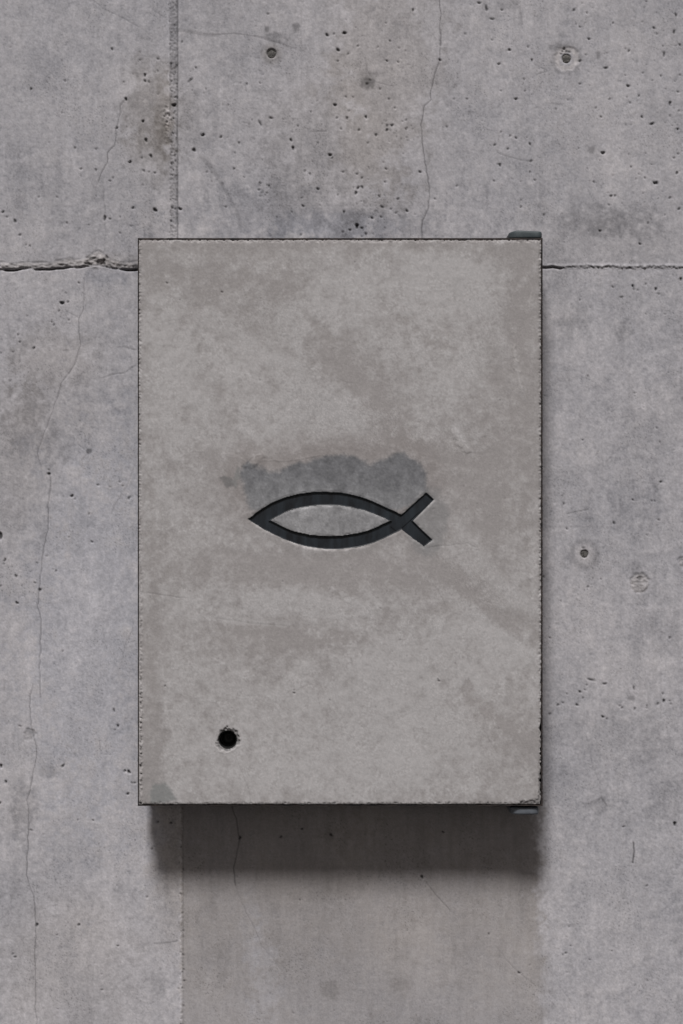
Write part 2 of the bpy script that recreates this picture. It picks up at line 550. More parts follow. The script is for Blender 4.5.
L([(558, 985), (568, 997), (575, 1010), (577, 1030)], 0.8, 0.80, 0.3, 0.5, seed=26)
L([(567, 514), (579, 511), (588, 510)], 0.6, 0.55, 0.6, 0.3, seed=27, vary=.2)
L([(118, 347), (125, 347), (135, 350)], 1.2, 0.55, 0.6, 0.4, seed=28)
L([(155, 943.5), (165, 943), (177, 941)], 1.6, 0.62, 0.3, 0.3, seed=29)
L([(606, 462), (611, 457)], 1.0, 0.6, 0.4, 0.2, seed=30)
L([(596, 455), (598, 451)], 1.2, 0.55, 0.4, 0.2, seed=30)
L([(4, 680), (4.3, 690)], 0.8, 0.6, 0.4, 0.2, seed=34)
L([(99, 738), (101, 751)], 0.8, 0.6, 0.4, 0.2, seed=35)
L([(633.5, 842.5), (634.2, 852), (633, 862.5)], 1.4, 0.24, 0.8, 0.2, seed=36, vary=.1)
L([(546, 103), (562, 104.5)], 1.2, 0.75, 0.2, 0.2, seed=37)
L([(309, 131), (326, 131)], 0.9, 0.55, 0.4, 0.1, seed=38)
L([(532, 62), (541, 68), (548, 71), (536, 75)], 0.7, 0.62, 0.4, 0.4, seed=39)
L([(660, 483), (654, 488)], 0.8, 0.62, 0.4, 0.2, seed=45)
L([(240, 0), (246, 18)], 0.9, 1.14, -0.3, 0.2, seed=46)
L([(54, 687), (60, 687)], 0.8, 0.62, 0.3, 0.2, seed=47)
L([(61, 350), (68, 350.5)], 1.6, 0.68, 0.3, 0.2, seed=48)
L([(520, 8), (522, 24)], 2.2, 0.72, 0.2, 0.2, seed=49)
L([(595, 803), (602, 798), (608, 806)], 1.4, 0.62, 0.3, 0.6, seed=50)
L([(627, 480), (655, 484)], 0.7, 0.9, 0.2, 0.6, seed=51)

# air holes seen in the photograph: x, y, radius (or rx, ry, rot)
P = """112,49,1.5 140,60,1.2 158,59,1.3 145,75,1.8 145,81,1.5 149,82,1.2 158,71,1 49,78,1 65,81,1.3 31,89,1.5 124,82,1 126,99,1.8 143,121,1.5
174,105,2.4 117,128,1.5 140,52,.8 133,74,.8 268,14,1.2 182,42,1.2 196,68,1.3 190.5,80,4,1.1,-.75 247,84,1.2 260,83,1.1 228,105,1 206,89,1 204,93,.8
271,118,2.3,1.3 283,119,.9 311,112,1.2 335,105,1.9 298,126,1.2 337,118,1.3 327,35,1.8 334,34,1.2 343.5,33,1.5 338,50,2 338,61,1.2 175,68,1.2
172,91,1 413,10,1.5 345,33,1.8 358,46,1.3 348,54,1.3 390,41,1.3 387,61,1.4 398,62,1.3 399,48,1 386,23,1 479,3,2,1.4 486.5,8.5,1.5,4 492,19,2.4,1.2
502,10,1.3 465,34,1 509,50,1.4 499,64,1.5 492,40,1 440,60,1.5 501,91,1 467,99,1.2 454,99,1 366,117,1.7 347,118,1.5 353,97,1 346,97,1.2 389,99,1.2
395,108,1.2 406,120,1 392,126,1.2 387,126,1.2 349,111,1 380,89,1.2 378,47,1 574,10,1.7,1.3 587,13,1.2 580,27,1.2 589,39,1.5 613,23,1.2 676,15,1.4,2,-.6
674,32,1.4,2.2,.5 654,28,1.5 657,34,1 680,45,1.4 664,54,1.3,2.6 663,46,1 629,51,1.4 580,61,1.5 606,68,2.3,1.4 586,55,1 510,50,1.3 528,47,1.2 532,60,1.5
524,79,1.2 516,99,1.7 525,91,1.1 628,86,1.8 639,96,1.3 630,103,1.2 670,103,1.6,2,.5 642,117,1.5 652,124,2.5,1.6,-.3 670,116,1.2 678,92,1.3 679,111,1.2
601,117,1.3 610,99,1.1 596,108,1.2 580,84,1.2 643,73,1.1 661,76,1.2 680,75,1.1 556,109,1 568,100,.9 678,129,1.3 146,140,2 151,156,2.3,1.6,.6 130,162,1.8
142,158,1.2 144,171,1.4 149,172,1.1 155,173,1.3 113,178,1.2 110,181,1.2 143,185,1 81,169,1.4 96,170,1.4 75,148,1.2 96,149,1.1 81,176,.9 39,197,1 57,197,1
155,210,2.4 133,208,1.6 105,218,1.8,2.6 110,219,1.3 120,217,.9 89,225,1 67,223,1.3 120,233,1.2 131,226,1.1 15,221,1.6,2.4,.4 3,212,1.5 7,217,1.2 20,235,1.4
30,246,1.2 26,245,1 143,122,1.3 203,135,2 194,150,2.6,2,-.5 221,137,1.5 239,143,1.4 235,153,1 234,169,1.4 207,172,1.1 226,207,1.2 291,140,1.7 293,148,2
318,143,1.2 330,155,2 332,158,1.3 341,129,1.2 343,172,1.3 310,174,1.4 305,171,1.2 318,189,1.7 302,198,1.2 303,206,1.5 344,212,1.5 269,186,1.4 260,183,1.3
259,190,1.3 260,123,1.2,3,-.5 267,193,1.2 338,195,1 277,217,1 301,235,1.2 180,209,2 292,212,1 376,135,2,1.4 387,130,1.6 392,125,2,1.2 359,130,1.7,1.2
368,143,1.2 406,129,1.2 420,172,1.5 386,169,1.3 385,182,1.2 357,174,1.3 362,178,1.3 358,188,1.6 356,193,1.8 362,187,1.3 379,196,1.2 398,199,1.4
382,207,1.9,1.4 391,209,1.2 407,211,1.6 381,217,1.4 372,218,1.6 396,213,1.2 357,226,2.6 362,228,1.5 366,234,2,1.4 350,230,1.5 343,232,1.2 457,186,1.2
435,199,1.2 495,145,1.4 508,149,1.4 500,165,1.7 494,181,1.2 447,127,1.2 510,136,1.2 501,132,1.1 516,138,1.4 530,144,1.5 603,153,2.2 677,173,1.6
656,183,2.9,1.9,.4 645,178,1.2 631,167,1.2 594,182,1.3 535,180,1.3 530,172,1.1 531,161,2,1.1 521,207,1.2 544,215,1.3 521,200,1 611,196,1.5 615,196,1.3
609,205,1.1 670,198,1.4 679,209,1.5 600,231,1.5 665,215,1 648,223,1.2 640,244,1.5 674,158,1.2 678,154,1.2 636,179,1 639,174,1 62,303,2.4 68,302,1.3
59,311,1.2 66,293,1.3,.9 79,283,1.3 52,322,1.1 54,325,1.3 69,320,1 18,335,1.2 20,342,1.3 13,352,1 34,348,1.5 1,353,1 27,316,.8 10,381,1 98,485,1.3 110,487,1
120,482,1.1 123,486,1 129,498,2.6,1.1,-.6 72,496,1.8 49,474,1.7 49,470,1.1 89,514,1.1 92,542,1.4 .5,536,2.6,4.5,-.3 5,560,1.4,2,.4 4,564,1.1 16,576,1.4,1.9,.4
.5,586,1.2 37,563,1 35,583,1.2 40,590,2.1,1.6 47,556,1 56,571,1.2 75,499,.9 17,603,1.7 63,651,1 20,726,1.7,.8 114,710,1.2,1.8 118,726,1.6 115,730,1
63,766,1.4,2.5,.6 125,771,1.5 129,772,2 132,783,1.2 135,783,1.2 128,794,1.6 1,766,2 6,782,1.6 0,803,1.5 93,820.5,1.2 78,820,1 158,822,1.4 171,823,1.3
37,925,1.8 79,925,1.5 57,935,1 15,957,1.6,1.2 13,954,1.1 118,946,1.2 102,990,1.2 31,830,2.4,.8 147,897,1.1 58,1009,.9 152,849,1.2 633,286,1.6 634,289,1.4
656,289,1.7 638,290,1 646,284,1.2 659,294,1.1 622,297,2,1 613,287,1.3 681,279,1.7 580,300,1 588,376,1 635,393,1 646,314,.9 665,314,.9 657,428,1 633,500,1.4
614,523,1.3,1.8 661,482,1.5 652,501,1 655,501,1 564,504,1.3 562,496,1 567,529,1.2 659,520,1.2 647,535,1 544,577,1.3 588,587,1.3 561,601,1 601,579,1 583,440,1
660,442,1 591,680,3.5,1.2,.25 605,684,2.2,1.3 580,692,1.5 585,690,1 583,698,1.2 577,705,1.9,1.4 558,705,1.7,1.1 563,703,1.1 550,714,2,1 603,717,1.6 607,719,.9
620,706,1.1 622,708,1.3 634,688,1.2,2 635,709,1.3 663,694,1.2 664,701,1.8 658,704,1.4 670,701,1 671,704,1 647,706,1 647,708,1 670,638,1.3 550,638,1.1
587,685,1 567,694,1 624,827,1.3 675,824,2.2 566,953.5,1.3 563,955,1 519,973,1.4 571,946,1 612,951,1 647,886,1.2 590,960,1 569,927,1 422,877,1.9 489,934,1.2
331,835,1.8 281,837,1.5 302,829,1.5 240,838,1.8 443,832,1.5 300,900,1 171,823,1.3"""
for tok in P.split():
    a = [float(q) for q in tok.split(',')]
    F.pore(a[0], a[1], a[2], a[3] if len(a) > 3 else None, a[4] if len(a) > 4 else 0.0, dark=0.18 if max(a[2:4]) >= 1.5 else 0.40)
# tiny pinholes
for k in range(420):
    x, y = rng.uniform(-120, 800), rng.uniform(-100, 262)
    if x < 178 and rng.uniform() < 0.6:
        continue
    F.pore(x, y, rng.uniform(.45, .85), dark=rng.uniform(.35, .7))
for cx, cy, n, s in ((395, 130, 16, 9), (360, 190, 14, 10), (380, 212, 14, 14), (357, 228, 12, 9), (640, 60, 20, 40), (640, 175, 20, 30), (265, 190, 10, 7), (655, 120, 18, 20)):
    for k in range(n):
        F.pore(rng.normal(cx, s), rng.normal(cy, s), rng.uniform(.5, .95), dark=rng.uniform(.3, .6))
for k in range(320):
    F.pore(rng.uniform(-120, 800), rng.uniform(272, 1130), rng.uniform(.45, .8), dark=rng.uniform(.45, .8))
for k in range(34):                                             # outside the photograph the wall goes on
    x = rng.choice([rng.uniform(-125, -8), rng.uniform(690, 808)])
    F.pore(x, rng.uniform(-100, 1120), rng.uniform(.9, 2.0))

# form-tie holes: a shallow cone round a mortar plug
TIES = ((271.5, 53.5, 4.4, 9, 'dark'), (566.5, 58.5, 4.3, 12.5, 'pale'), (584.5, 554.0, 3.7, 9.5, 'ring'), (640, 583.5, 0, 9.5, 'patch'), (685, 563, 0, 5.5, 'patch'))
for x, y, r, R, kind in TIES:
    d = np.hypot(U - x, V - y) + 0.7 * mott * (1 if kind != 'ring' else 0.4)
    if kind == 'dark':
        F.A *= 1 - 0.30 * (1 - smooth(4, 15, d))
        F.W += 0.5 * (1 - smooth(5, 14, d))
        F.H -= 3.2 * (1 - smooth(3.8, 5.8, np.hypot(U - x, V - y)))
        F.A *= 1 - 0.18 * np.exp(-((U - x) / 3) ** 2 - ((V - y - 9) / 5) ** 2)
    if kind == 'pale':
        ring = np.exp(-((d - 9.5) / 3.2) ** 2)
        F.A *= 1 + 0.15 * ring
        F.W += 0.6 * ring
        F.A *= 1 - 0.22 * np.exp(-((d - 14.0) / 1.8) ** 2)
        B(556, 47, 8, 5, -0.16)
        F.H -= 0.9 * (1 - smooth(10.5, 13.5, d)) + 2.2 * (1 - smooth(3.7, 5.5, np.hypot(U - x, V - y)))
        for k in range(9):
            F.pore(x + rng.normal(-2, 3), y - 7 + rng.normal(0, 2), rng.uniform(.8, 1.6), dark=.3)
    if kind == 'ring':
        F.A *= 1 - 0.20 * np.exp(-((d - 12.8) / 3.4) ** 2)
        F.A *= 1 + 0.10 * np.exp(-((d - 7.5) / 1.8) ** 2)
        F.W += 0.5 * np.exp(-(d / 9) ** 2)
        F.H -= 2.8 * (1 - smooth(3.1, 4.8, np.hypot(U - x, V - y)))
        F.pore(x - 1, y - 6, 2.4, 1.0, dark=.35)
    if kind == 'patch':
        d2 = np.hypot(U - x, V - y) + 0.5 * mott
        disc = 1 - smooth(R - 1.2, R + 1.0, d2)
        F.A *= 1 - disc * (0.05 + 0.06 * rough.clip(-1.5, 1.5))
        F.W += disc * 0.5
        F.H += disc * (-0.5 + 0.4 * rough)
        rim = np.exp(-((d2 - R) / 1.1) ** 2)
        F.A *= 1 - 0.22 * rim * (0.6 + 0.4 * np.clip(rough, -1, 1))
        F.H -= rim * 0.8
        F.pore(x, y - R * .55, R * .55, R * .22, dark=.45, depth=.7)
        if R > 8:
            B(x - 3, y - 14, 4, 5, -0.14)
            B(x + 3, y + 16, 4, 8, -0.07)
F.pore(367, 84, 2, 1.4, dark=.5)
F.pore(370, 80, 1.4, 1, dark=.5)
# chipped fleck on the left crack
fl = poly_sd(U, V, [[(24, 733), (27, 729), (35, 730), (36, 734), (32, 740), (24, 741)]])
t_ = 1 - smooth(-.8, .8, fl + .4 * mott)
F.A *= 1 - 0.22 * t_
F.H -= t_ * 0.9
F.pore(26.5, 736.5, 3, .9, dark=1.5, depth=-.3)

# extend far beyond the photograph with coarse margins
ext = np.array([-3200, -2200, -1400, -900, -600, -420, -300, -220, -170])
gu = np.concatenate([ext, F.u, 683 - ext[::-1]])
gv = np.concatenate([ext - 0.0, F.v, 1024 - ext[::-1]])


def pick(g, base):
    n = len(base)
    i = np.rint((g - base[0]) / F.step).astype(int)
    p = 2 * (n - 1)
    i = np.mod(i, p)
    return np.where(i >= n, p - i, i)


iu, iv = pick(gu, F.u), pick(gv, F.v)
out = ((gu < F.u[0] - 1) | (gu > F.u[-1] + 1))[None, :] | ((gv < F.v[0] - 1) | (gv > F.v[-1] + 1))[:, None]
Hh = F.H[np.ix_(iv, iu)]
Hh = np.where(out, 0.0, Hh)
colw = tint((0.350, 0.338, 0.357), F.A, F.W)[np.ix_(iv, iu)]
colw = np.where(out[..., None], np.array([0.330, 0.325, 0.347]), colw)
GU, GV = np.meshgrid(gu, gv)
wall_mat = concrete_material('weathered_concrete', 1.0)
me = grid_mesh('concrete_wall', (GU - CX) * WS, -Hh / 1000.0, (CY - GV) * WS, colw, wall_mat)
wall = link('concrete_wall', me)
tag(wall, 'cracked grey board-marked concrete wall with pour joints, pinholes and plugged tie holes', 'wall')

plug_mat = metal_material('old_mortar_plug', (0.045, 0.042, 0.040), (0.15, 0.142, 0.136), 380, rough=0.95, bump=0.8)
for x, y, r, R, kind in TIES:
    if r == 0:
        continue
    bm = bmesh.new()
    n = 28
    rr = np.random.default_rng(int(x))
    rings = []
    for f, h in ((1.12, -3.6), (1.0, -2.2), (0.7, -1.7), (0.35, -1.5)):
        rings.append([bm.verts.new(((x - CX + f * r * math.cos(a * 2 * math.pi / n) * (1 + .10 * math.sin(3 * a * 2 * math.pi / n + x) + .07 * math.sin(5 * a * 2 * math.pi / n))) * WS,
                                    -(h + rr.normal(0, .12)) / 1000.0,
                                    (CY - y + f * r * math.sin(a * 2 * math.pi / n)) * WS)) for a in range(n)])
    c = bm.verts.new(((x - CX) * WS, 0.0014, (CY - y) * WS))
    for a, b in zip(rings[:-1], rings[1:]):
        for k in range(n):
            bm.faces.new((a[k], a[(k + 1) % n], b[(k + 1) % n], b[k]))
    for k in range(n):
        bm.faces.new((rings[-1][k], rings[-1][(k + 1) % n], c))
    bmesh.ops.recalc_face_normals(bm, faces=bm.faces[:])
    m = bpy.data.meshes.new('tie_hole_plug')
    bm.to_mesh(m)
    bm.free()
    m.materials.append(plug_mat)
    link('tie_hole_plug', m, wall)

# ------------------------------------------------------------------ the cabinet
FY = -DEPTH                    # door face plane
S = 0.001
cab = bpy.data.objects.new('wall_cabinet', None)
C.objects.link(cab)
cab.empty_display_size = 0.1
tag(cab, 'shallow wall cabinet with a concrete door bearing a black fish symbol and a round keyhole', 'cabinet')


def px(x):
    return (x - CX) * S


def pz(y):
    return (CY - y) * S


def box_mesh(name, x0, x1, y0, y1, z0, z1, mat, bev=0.0, seg=2):
    bm = bmesh.new()
    bmesh.ops.create_cube(bm, size=1)
    for v in bm.verts:
        v.co = Vector(((x0 + x1) / 2 + v.co.x * (x1 - x0), (y0 + y1) / 2 + v.co.y * (y1 - y0), (z0 + z1) / 2 + v.co.z * (z1 - z0)))
    if bev:
        bmesh.ops.bevel(bm, geom=bm.edges[:], offset=bev, segments=seg, affect='EDGES', profile=0.5)
    m = bpy.data.meshes.new(name)
    bm.to_mesh(m)
    bm.free()
    m.materials.append(mat)
    return m


steel = metal_material('blackened_steel', (0.018, 0.017, 0.018), (0.060, 0.052, 0.047), 160, rough=0.6, metallic=0.3, bump=0.5)
rusty = metal_material('rusty_steel_edge', (0.014, 0.012, 0.013), (0.045, 0.034, 0.030), 120, rough=0.8, metallic=0.1, bump=0.8)

# fish outline (design units)
def crv(pts, n=9):
    p = [np.array(q, float) for q in pts]
    p = [2 * p[0] - p[1]] + p + [2 * p[-1] - p[-2]]
    o = []
    for i in range(1, len(p) - 2):
        for k in range(n):
            t = k / n
            o.append(0.5 * ((2 * p[i]) + (-p[i - 1] + p[i + 1]) * t + (2 * p[i - 1] - 5 * p[i] + 4 * p[i + 1] - p[i + 2]) * t * t + (-p[i - 1] + 3 * p[i] - 3 * p[i + 1] + p[i + 2]) * t ** 3))
    o.append(p[-2])
    return o


outer = (crv([(249, 519), (258, 511.5), (270, 504), (284, 498), (300, 494), (315, 492.2), (330, 492), (345, 493.5), (365, 498.5), (384, 506.5), (401.5, 514.5)])
         + [np.array(q, float) for q in ((414, 503.3), (426.3, 492.4), (434.3, 499.4), (424, 509.6), (412.8, 520.6), (422.5, 530.3), (432.6, 540.0), (424.2, 546.4), (413, 538.4), (401.5, 529.4))]
         + crv([(401.5, 529.4), (390, 535.5), (372, 543.5), (350, 548.2), (330, 549.2), (305, 546.2), (285, 539.5), (265, 530), (255, 524)])[1:])
inner = (crv([(270.3, 520.3), (285, 512.6), (300, 508), (325, 505), (345, 506.3), (365, 510.8), (380, 516.3), (389.6, 520.8)])
         + crv([(389.6, 520.8), (375, 528), (360, 532.8), (335, 536), (310, 534.8), (290, 529.8), (270.3, 520.3)])[1:-1])


def offset(loop, d):
    p = np.array(loop, float)
    a = p - np.roll(p, 1, 0)
    b = np.roll(p, -1, 0) - p
    a /= np.linalg.norm(a, axis=1)[:, None] + 1e-9
    b /= np.linalg.norm(b, axis=1)[:, None] + 1e-9
    na = np.stack([a[:, 1], -a[:, 0]], -1)
    nb = np.stack([b[:, 1], -b[:, 0]], -1)
    nn = na + nb
    nn /= np.linalg.norm(nn, axis=1)[:, None] + 1e-9
    cosv = np.clip((nn * na).sum(1), 0.45, 1)
    q = p + nn * (d / cosv)[:, None]
    return q


def area(l):
    p = np.array(l)
    return 0.5 * np.sum(p[:, 0] * np.roll(p[:, 1], -1) - np.roll(p[:, 0], -1) * p[:, 1])


def shake(loop, seed, amp=0.28):
    p = np.array(loop, float)
    r_ = np.random.default_rng(seed)
    j = r_.normal(0, 1, p.shape)
    j = (j + np.roll(j, 1, 0) + np.roll(j, -1, 0)) / 1.7
    return p + amp * 0.45 * j


outer, inner = shake(outer, 3), shake(inner, 4)
outer[0] = (247.2, 519)
if area(outer) < 0:
    outer = outer[::-1]
if area(inner) > 0:
    inner = inner[::-1]

# --- door panel
PX0, PX1, PY0, PY1 = 138.8, 541.2, 239.8, 805.0
D = Field(PX0, PX1, PY0, PY1, 0.8)
U, V = D.U, D.V
mid = D.n(12, 60, 1.0, seed=21)
big = D.n(50, 260, 1.2, seed=22)
fine = D.n(2.0, 9, 0.6, seed=23)
mott = D.n(4, 22, 0.8, seed=24)
brush = D.n(3, 40, 0.8, ax=0.25, seed=25)
spk = D.n(1.6, 4.5, 0.3, seed=26)
scal = D.n(3.0, 9.0, 0.5, seed=27)


def stroke(pts, width, amt, seed):
    global M
    p = np.array(crv(pts, 10))
    d = np.full(U.shape, 1e9)
    for a, b in zip(p[:-1], p[1:]):
        e = b - a
        t = np.clip(((U - a[0]) * e[0] + (V - a[1]) * e[1]) / (e @ e + 1e-9), 0, 1)
        d = np.minimum(d, np.hypot(U - a[0] - t * e[0], V - a[1] - t * e[1]))
    M = M + amt * (1 - smooth(0.3, 1.0, d / width + 0.22 * mott + 0.25 * mid))


def soft_blob(x, y, rx, ry, rot=0.0):
    dx, dy = U - x, V - y
    c, s = math.cos(rot), math.sin(rot)
    return np.exp(-(((dx * c + dy * s) / rx) ** 2 + ((-dx * s + dy * c) / ry) ** 2))


# light cement bloom over a taupe ground
M = 0.10 + 0 * U
for x, y, rx, ry, a, rot in (
        (455, 285, 55, 28, .95, 0.1), (380, 270, 60, 24, .45, 0), (330, 300, 45, 30, .45, .5), (250, 330, 90, 55, .40, 0), (310, 410, 60, 30, .60, .35),
        (300, 330, 30, 25, .45, 0), (180, 400, 40, 80, .60, 0), (170, 520, 26, 60, .35, 0), (200, 480, 50, 40, .20, 0), (395, 340, 38, 30, .40, 0),
        (430, 395, 60, 34, .45, .3), (255, 425, 40, 18, .35, 0), (345, 405, 28, 24, .40, .8), (470, 350, 36, 40, .35, .3), (470, 440, 24, 14, .30, .5),
        (400, 660, 110, 48, .85, 0), (240, 600, 80, 16, .55, .05), (180, 610, 50, 40, .30, 0), (330, 600, 80, 12, .40, 0), (300, 735, 140, 48, .60, 0), (430, 740, 70, 50, .45, 0),
        (180, 720, 36, 60, .50, 0), (470, 610, 60, 9, .55, .6), (500, 640, 46, 9, .45, .5), (520, 560, 16, 60, .25, 0), (350, 780, 150, 18, .45, 0),
        (215, 655, 30, 30, .30, 0), (160, 320, 20, 60, .15, 0), (320, 520, 60, 14, .30, 0),
        # taupe
        (340, 362, 20, 50, -.55, -.75), (375, 400, 18, 34, -.6, -.7), (440, 452, 60, 14, -.50, .2), (310, 455, 80, 18, -.60, 0), (340, 575, 110, 16, -.70, 0),
        (265, 640, 60, 16, -.75, .05), (330, 640, 60, 14, -.45, .1), (149, 745, 15, 70, -.8, 0), (150, 660, 10, 40, -.5, 0), (520, 330, 16, 60, -.65, 0), (525, 255, 20, 18, -.5, 0), (300, 246, 170, 7, -.45, 0),
        (470, 585, 50, 9, -.45, .65), (505, 620, 40, 8, -.35, .6), (440, 600, 18, 40, -.35, -.4), (490, 720, 34, 13, -.70, .45), (525, 740, 14, 26, -.4, 0), (475, 500, 36, 30, -.45, 0), (215, 470, 36, 30, -.25, 0),
        (505, 420, 26, 50, -.40, .2), (300, 560, 100, 12, -.3, 0), (200, 280, 50, 22, -.25, 0), (285, 290, 24, 20, -.35, 0), (440, 340, 20, 10, -.35, -.3), (220, 560, 60, 24, -.25, 0), (147, 260, 12, 30, -.4, 0)):
    M = M + a * soft_blob(x, y, rx, ry, rot)
for pts, wd, am in (([(455, 520), (480, 560), (505, 590), (538, 610)], 9, .45), ([(440, 560), (462, 590), (492, 618), (536, 640)], 7, -.20), ([(450, 545), (478, 585), (510, 615)], 5, .40),
                    ([(470, 690), (490, 715), (520, 735), (538, 738)], 9, -.45), ([(330, 350), (352, 378), (378, 405), (400, 440)], 11, -.30), ([(300, 380), (330, 405), (360, 428)], 10, .45),
                    ([(230, 330), (262, 352), (300, 368)], 7, .35), ([(400, 300), (420, 330), (450, 350)], 8, -.25), ([(470, 290), (500, 330), (515, 390)], 10, .30), ([(515, 350), (519, 375), (524, 400)], 3, .5),
                    ([(225, 628), (262, 634), (300, 640), (350, 640)], 9, -.40), ([(200, 617), (250, 622), (300, 626)], 4, .45), ([(150, 480), (155, 560), (152, 620)], 5, -.30), ([(456, 428), (466, 446), (474, 456)], 5, .5),
                    ([(350, 560), (380, 575), (430, 580)], 10, -.30), ([(260, 560), (300, 575), (350, 590)], 8, -.35), ([(160, 360), (200, 400), (230, 450)], 10, .25), ([(500, 480), (520, 520), (535, 560)], 8, -.3),
                    ([(420, 270), (450, 262), (490, 268)], 10, .3), ([(250, 270), (300, 300), (330, 340)], 9, -.25), ([(380, 700), (430, 720), (480, 760)], 10, .25), ([(240, 690), (300, 700), (360, 690)], 8, .25)):
    stroke(pts, wd, am, 0)
f1 = M + 0.20 * mid + 0.13 * mott + 0.10 * big + 0.05 * fine
bloom = smooth(-0.45, 1.05, f1)
scale_tex = smooth(-0.3, 0.9, scal)
flaky = smooth(0.0, 1.4, D.n(14, 60, 0.8, seed=28) + 0.5 * mid) * smooth(0.1, 0.5, f1)
bl = np.clip(bloom + 0.55 * flaky * (scale_tex - 0.5), -0.1, 1.2)
taupe = np.array((0.282, 0.264, 0.262))
pale = np.array((0.366, 0.351, 0.353))
D.A *= 1 + 0.014 * mid + 0.018 * mott + 0.028 * fine + 0.012 * brush + 0.010 * big
D.A *= 1 - 0.10 * smooth(1.3, 2.6, spk)
D.H += 0.08 * big + 0.05 * mid + 0.012 * fine + 0.04 * bl
wm_ = np.clip(sum(a * soft_blob(x, y, rx, ry, rot) for x, y, rx, ry, a, rot in (
    (300, 402, 44, 26, 1.1, .5), (360, 420, 40, 20, .7, .3), (215, 428, 46, 16, .8, 0), (430, 430, 60, 22, .8, .2), (290, 335, 40, 26, .5, 0), (400, 360, 50, 40, .5, .3),
    (480, 590, 46, 34, .9, .6), (300, 608, 70, 12, .8, 0), (400, 620, 50, 12, .7, 0), (250, 310, 60, 24, .5, 0), (180, 690, 26, 50, .4, 0), (330, 735, 110, 22, .5, 0), (480, 340, 34, 46, .6, .3), (460, 720, 50, 30, .5, .5))) + 0.22 * mid, 0, 1.2)
worm = smooth(0.45, 0.95, 1 - np.abs(scal) * 0.9)
D.A *= 1 + 0.20 * wm_ * (worm - 0.42)
D.A *= 1 + 0.05 * flaky * (smooth(0.5, 1.2, scal) - 0.25)

fish = poly_sd(U, V, [outer, inner])
inside = poly_sd(U, V, [inner])
# bluish grey patch where the emblem was set
warp = 3.0 * mid + 1.6 * mott
pt = poly_sd(U, V, [[(238, 472), (247, 463), (262, 470), (280, 471), (300, 463), (325, 458), (345, 454), (356, 457), (370, 463), (390, 457), (404, 452), (416, 459), (424, 470), (427, 484), (424, 496), (398, 513), (330, 494), (290, 498), (262, 510), (249, 512), (246, 495), (243, 485)]])
pm = 1 - smooth(-3.2, 3.0, pt + 0.45 * mott + 1.2 * mid + 0.3 * fine)
bluish = np.array((0.150, 0.150, 0.159))
bl2 = np.array((0.184, 0.184, 0.192))
k_ = smooth(472, 500, V + 5 * mid)[..., None]
pcol = bluish * (1 - k_) + bl2 * k_
col = taupe * (1 - bl[..., None]) + pale * bl[..., None]
halo = (1 - smooth(4, 30, pt)) * 0.16 + 0
col = col * (1 - halo[..., None] * np.array((.9, 1.0, 1.05)))
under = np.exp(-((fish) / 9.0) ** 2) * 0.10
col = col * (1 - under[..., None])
# right of the tail, greyer
tm = 1 - smooth(-4, 8, poly_sd(U, V, [[(420, 490), (436, 492), (446, 505), (443, 530), (438, 548), (428, 553), (414, 540), (410, 515)]]) + warp * .6)
col = col * (1 - tm[..., None]) + (col * 0.45 + np.array((.205, .205, .21)) * 0.55) * tm[..., None]
col = col * (1 - pm[..., None]) + (pcol * (1 + .045 * mott + .05 * mid + .03 * fine)[..., None]) * pm[..., None]
im = 1 - smooth(-.5, .8, inside)
icol = np.array((0.226, 0.223, 0.230)) * (1 + .05 * mid + .05 * mott + .03 * fine)[..., None]
icol = icol * (1 + 0.16 * np.exp(-((inside + 1.2) / 1.1) ** 2) * np.clip(.6 + mid, 0, 1.4) + 0.10 * smooth(.5, .95, 1 - np.abs(scal)) * smooth(0, 1.2, mid))[..., None]
col = col * (1 - im[..., None]) + icol * im[..., None]
halo2 = np.exp(-((fish - 2.4) / 1.6) ** 2) * pm * np.clip(.4 + mid, 0, 1.3) * (1 - im)
col = col * (1 + 0.16 * halo2[..., None])
# smear left of the patch, and the corner repair
for lp, cc, sft in (([(220, 478), (224, 476), (233, 479), (235, 485), (231, 490), (224, 485)], (.172, .166, .166), 1.0),
                    ([(232, 482), (236, 470), (240, 466), (240, 476), (236, 488)], (.21, .207, .205), 1.2),
                    ([(152, 786), (159, 783), (167, 784), (173, 793), (176, 799), (168, 803), (150, 803), (149, 795)], (.195, .198, .198), 2.2)):
    q = (1 - smooth(-sft, sft, poly_sd(U, V, [lp]) + .6 * mott))[..., None] * (0.88 + 0.10 * np.clip(fine, -1.5, 1))[..., None]
    col = col * (1 - q) + np.array(cc) * q
# raised smears of cement
for lp in ([(246, 466), (256, 456), (262, 452), (266, 455), (258, 462), (250, 469)], [(452, 432), (456, 428), (464, 440), (472, 452), (466, 452), (458, 444)], [(512, 348), (515, 346), (523, 392), (520, 392)]):
    q = 1 - smooth(-1.5, 1.5, poly_sd(U, V, [lp]) + .8 * mott)
    D.H += q * 0.5
    col = col * (1 + 0.08 * q[..., None])
D.line([(252, 466), (262, 461), (290, 461), (320, 456)], 0.9, 0.82, -0.3, 0.8, seed=70)
D.line([(240, 470), (252, 459), (262, 456)], 0.8, 0.85, 0.4, 0.8, seed=71)
D.line([(425, 548), (450, 545), (468, 543), (476, 548)], 0.6, 0.78, 0.4, 0.7, seed=72)
D.line([(140, 592), (158, 594), (176, 597), (196, 599)], 0.6, 0.70, 0.4, 0.5, seed=73, fade=(0, .3))
D.line([(237, 760), (243, 775), (249, 790), (251, 803)], 0.6, 0.74, 0.4, 0.5, seed=74)
D.line([(214, 618), (250, 623), (285, 626)], 0.9, 0.93, 0.2, 0.4, seed=75)
hr = np.random.default_rng(77)
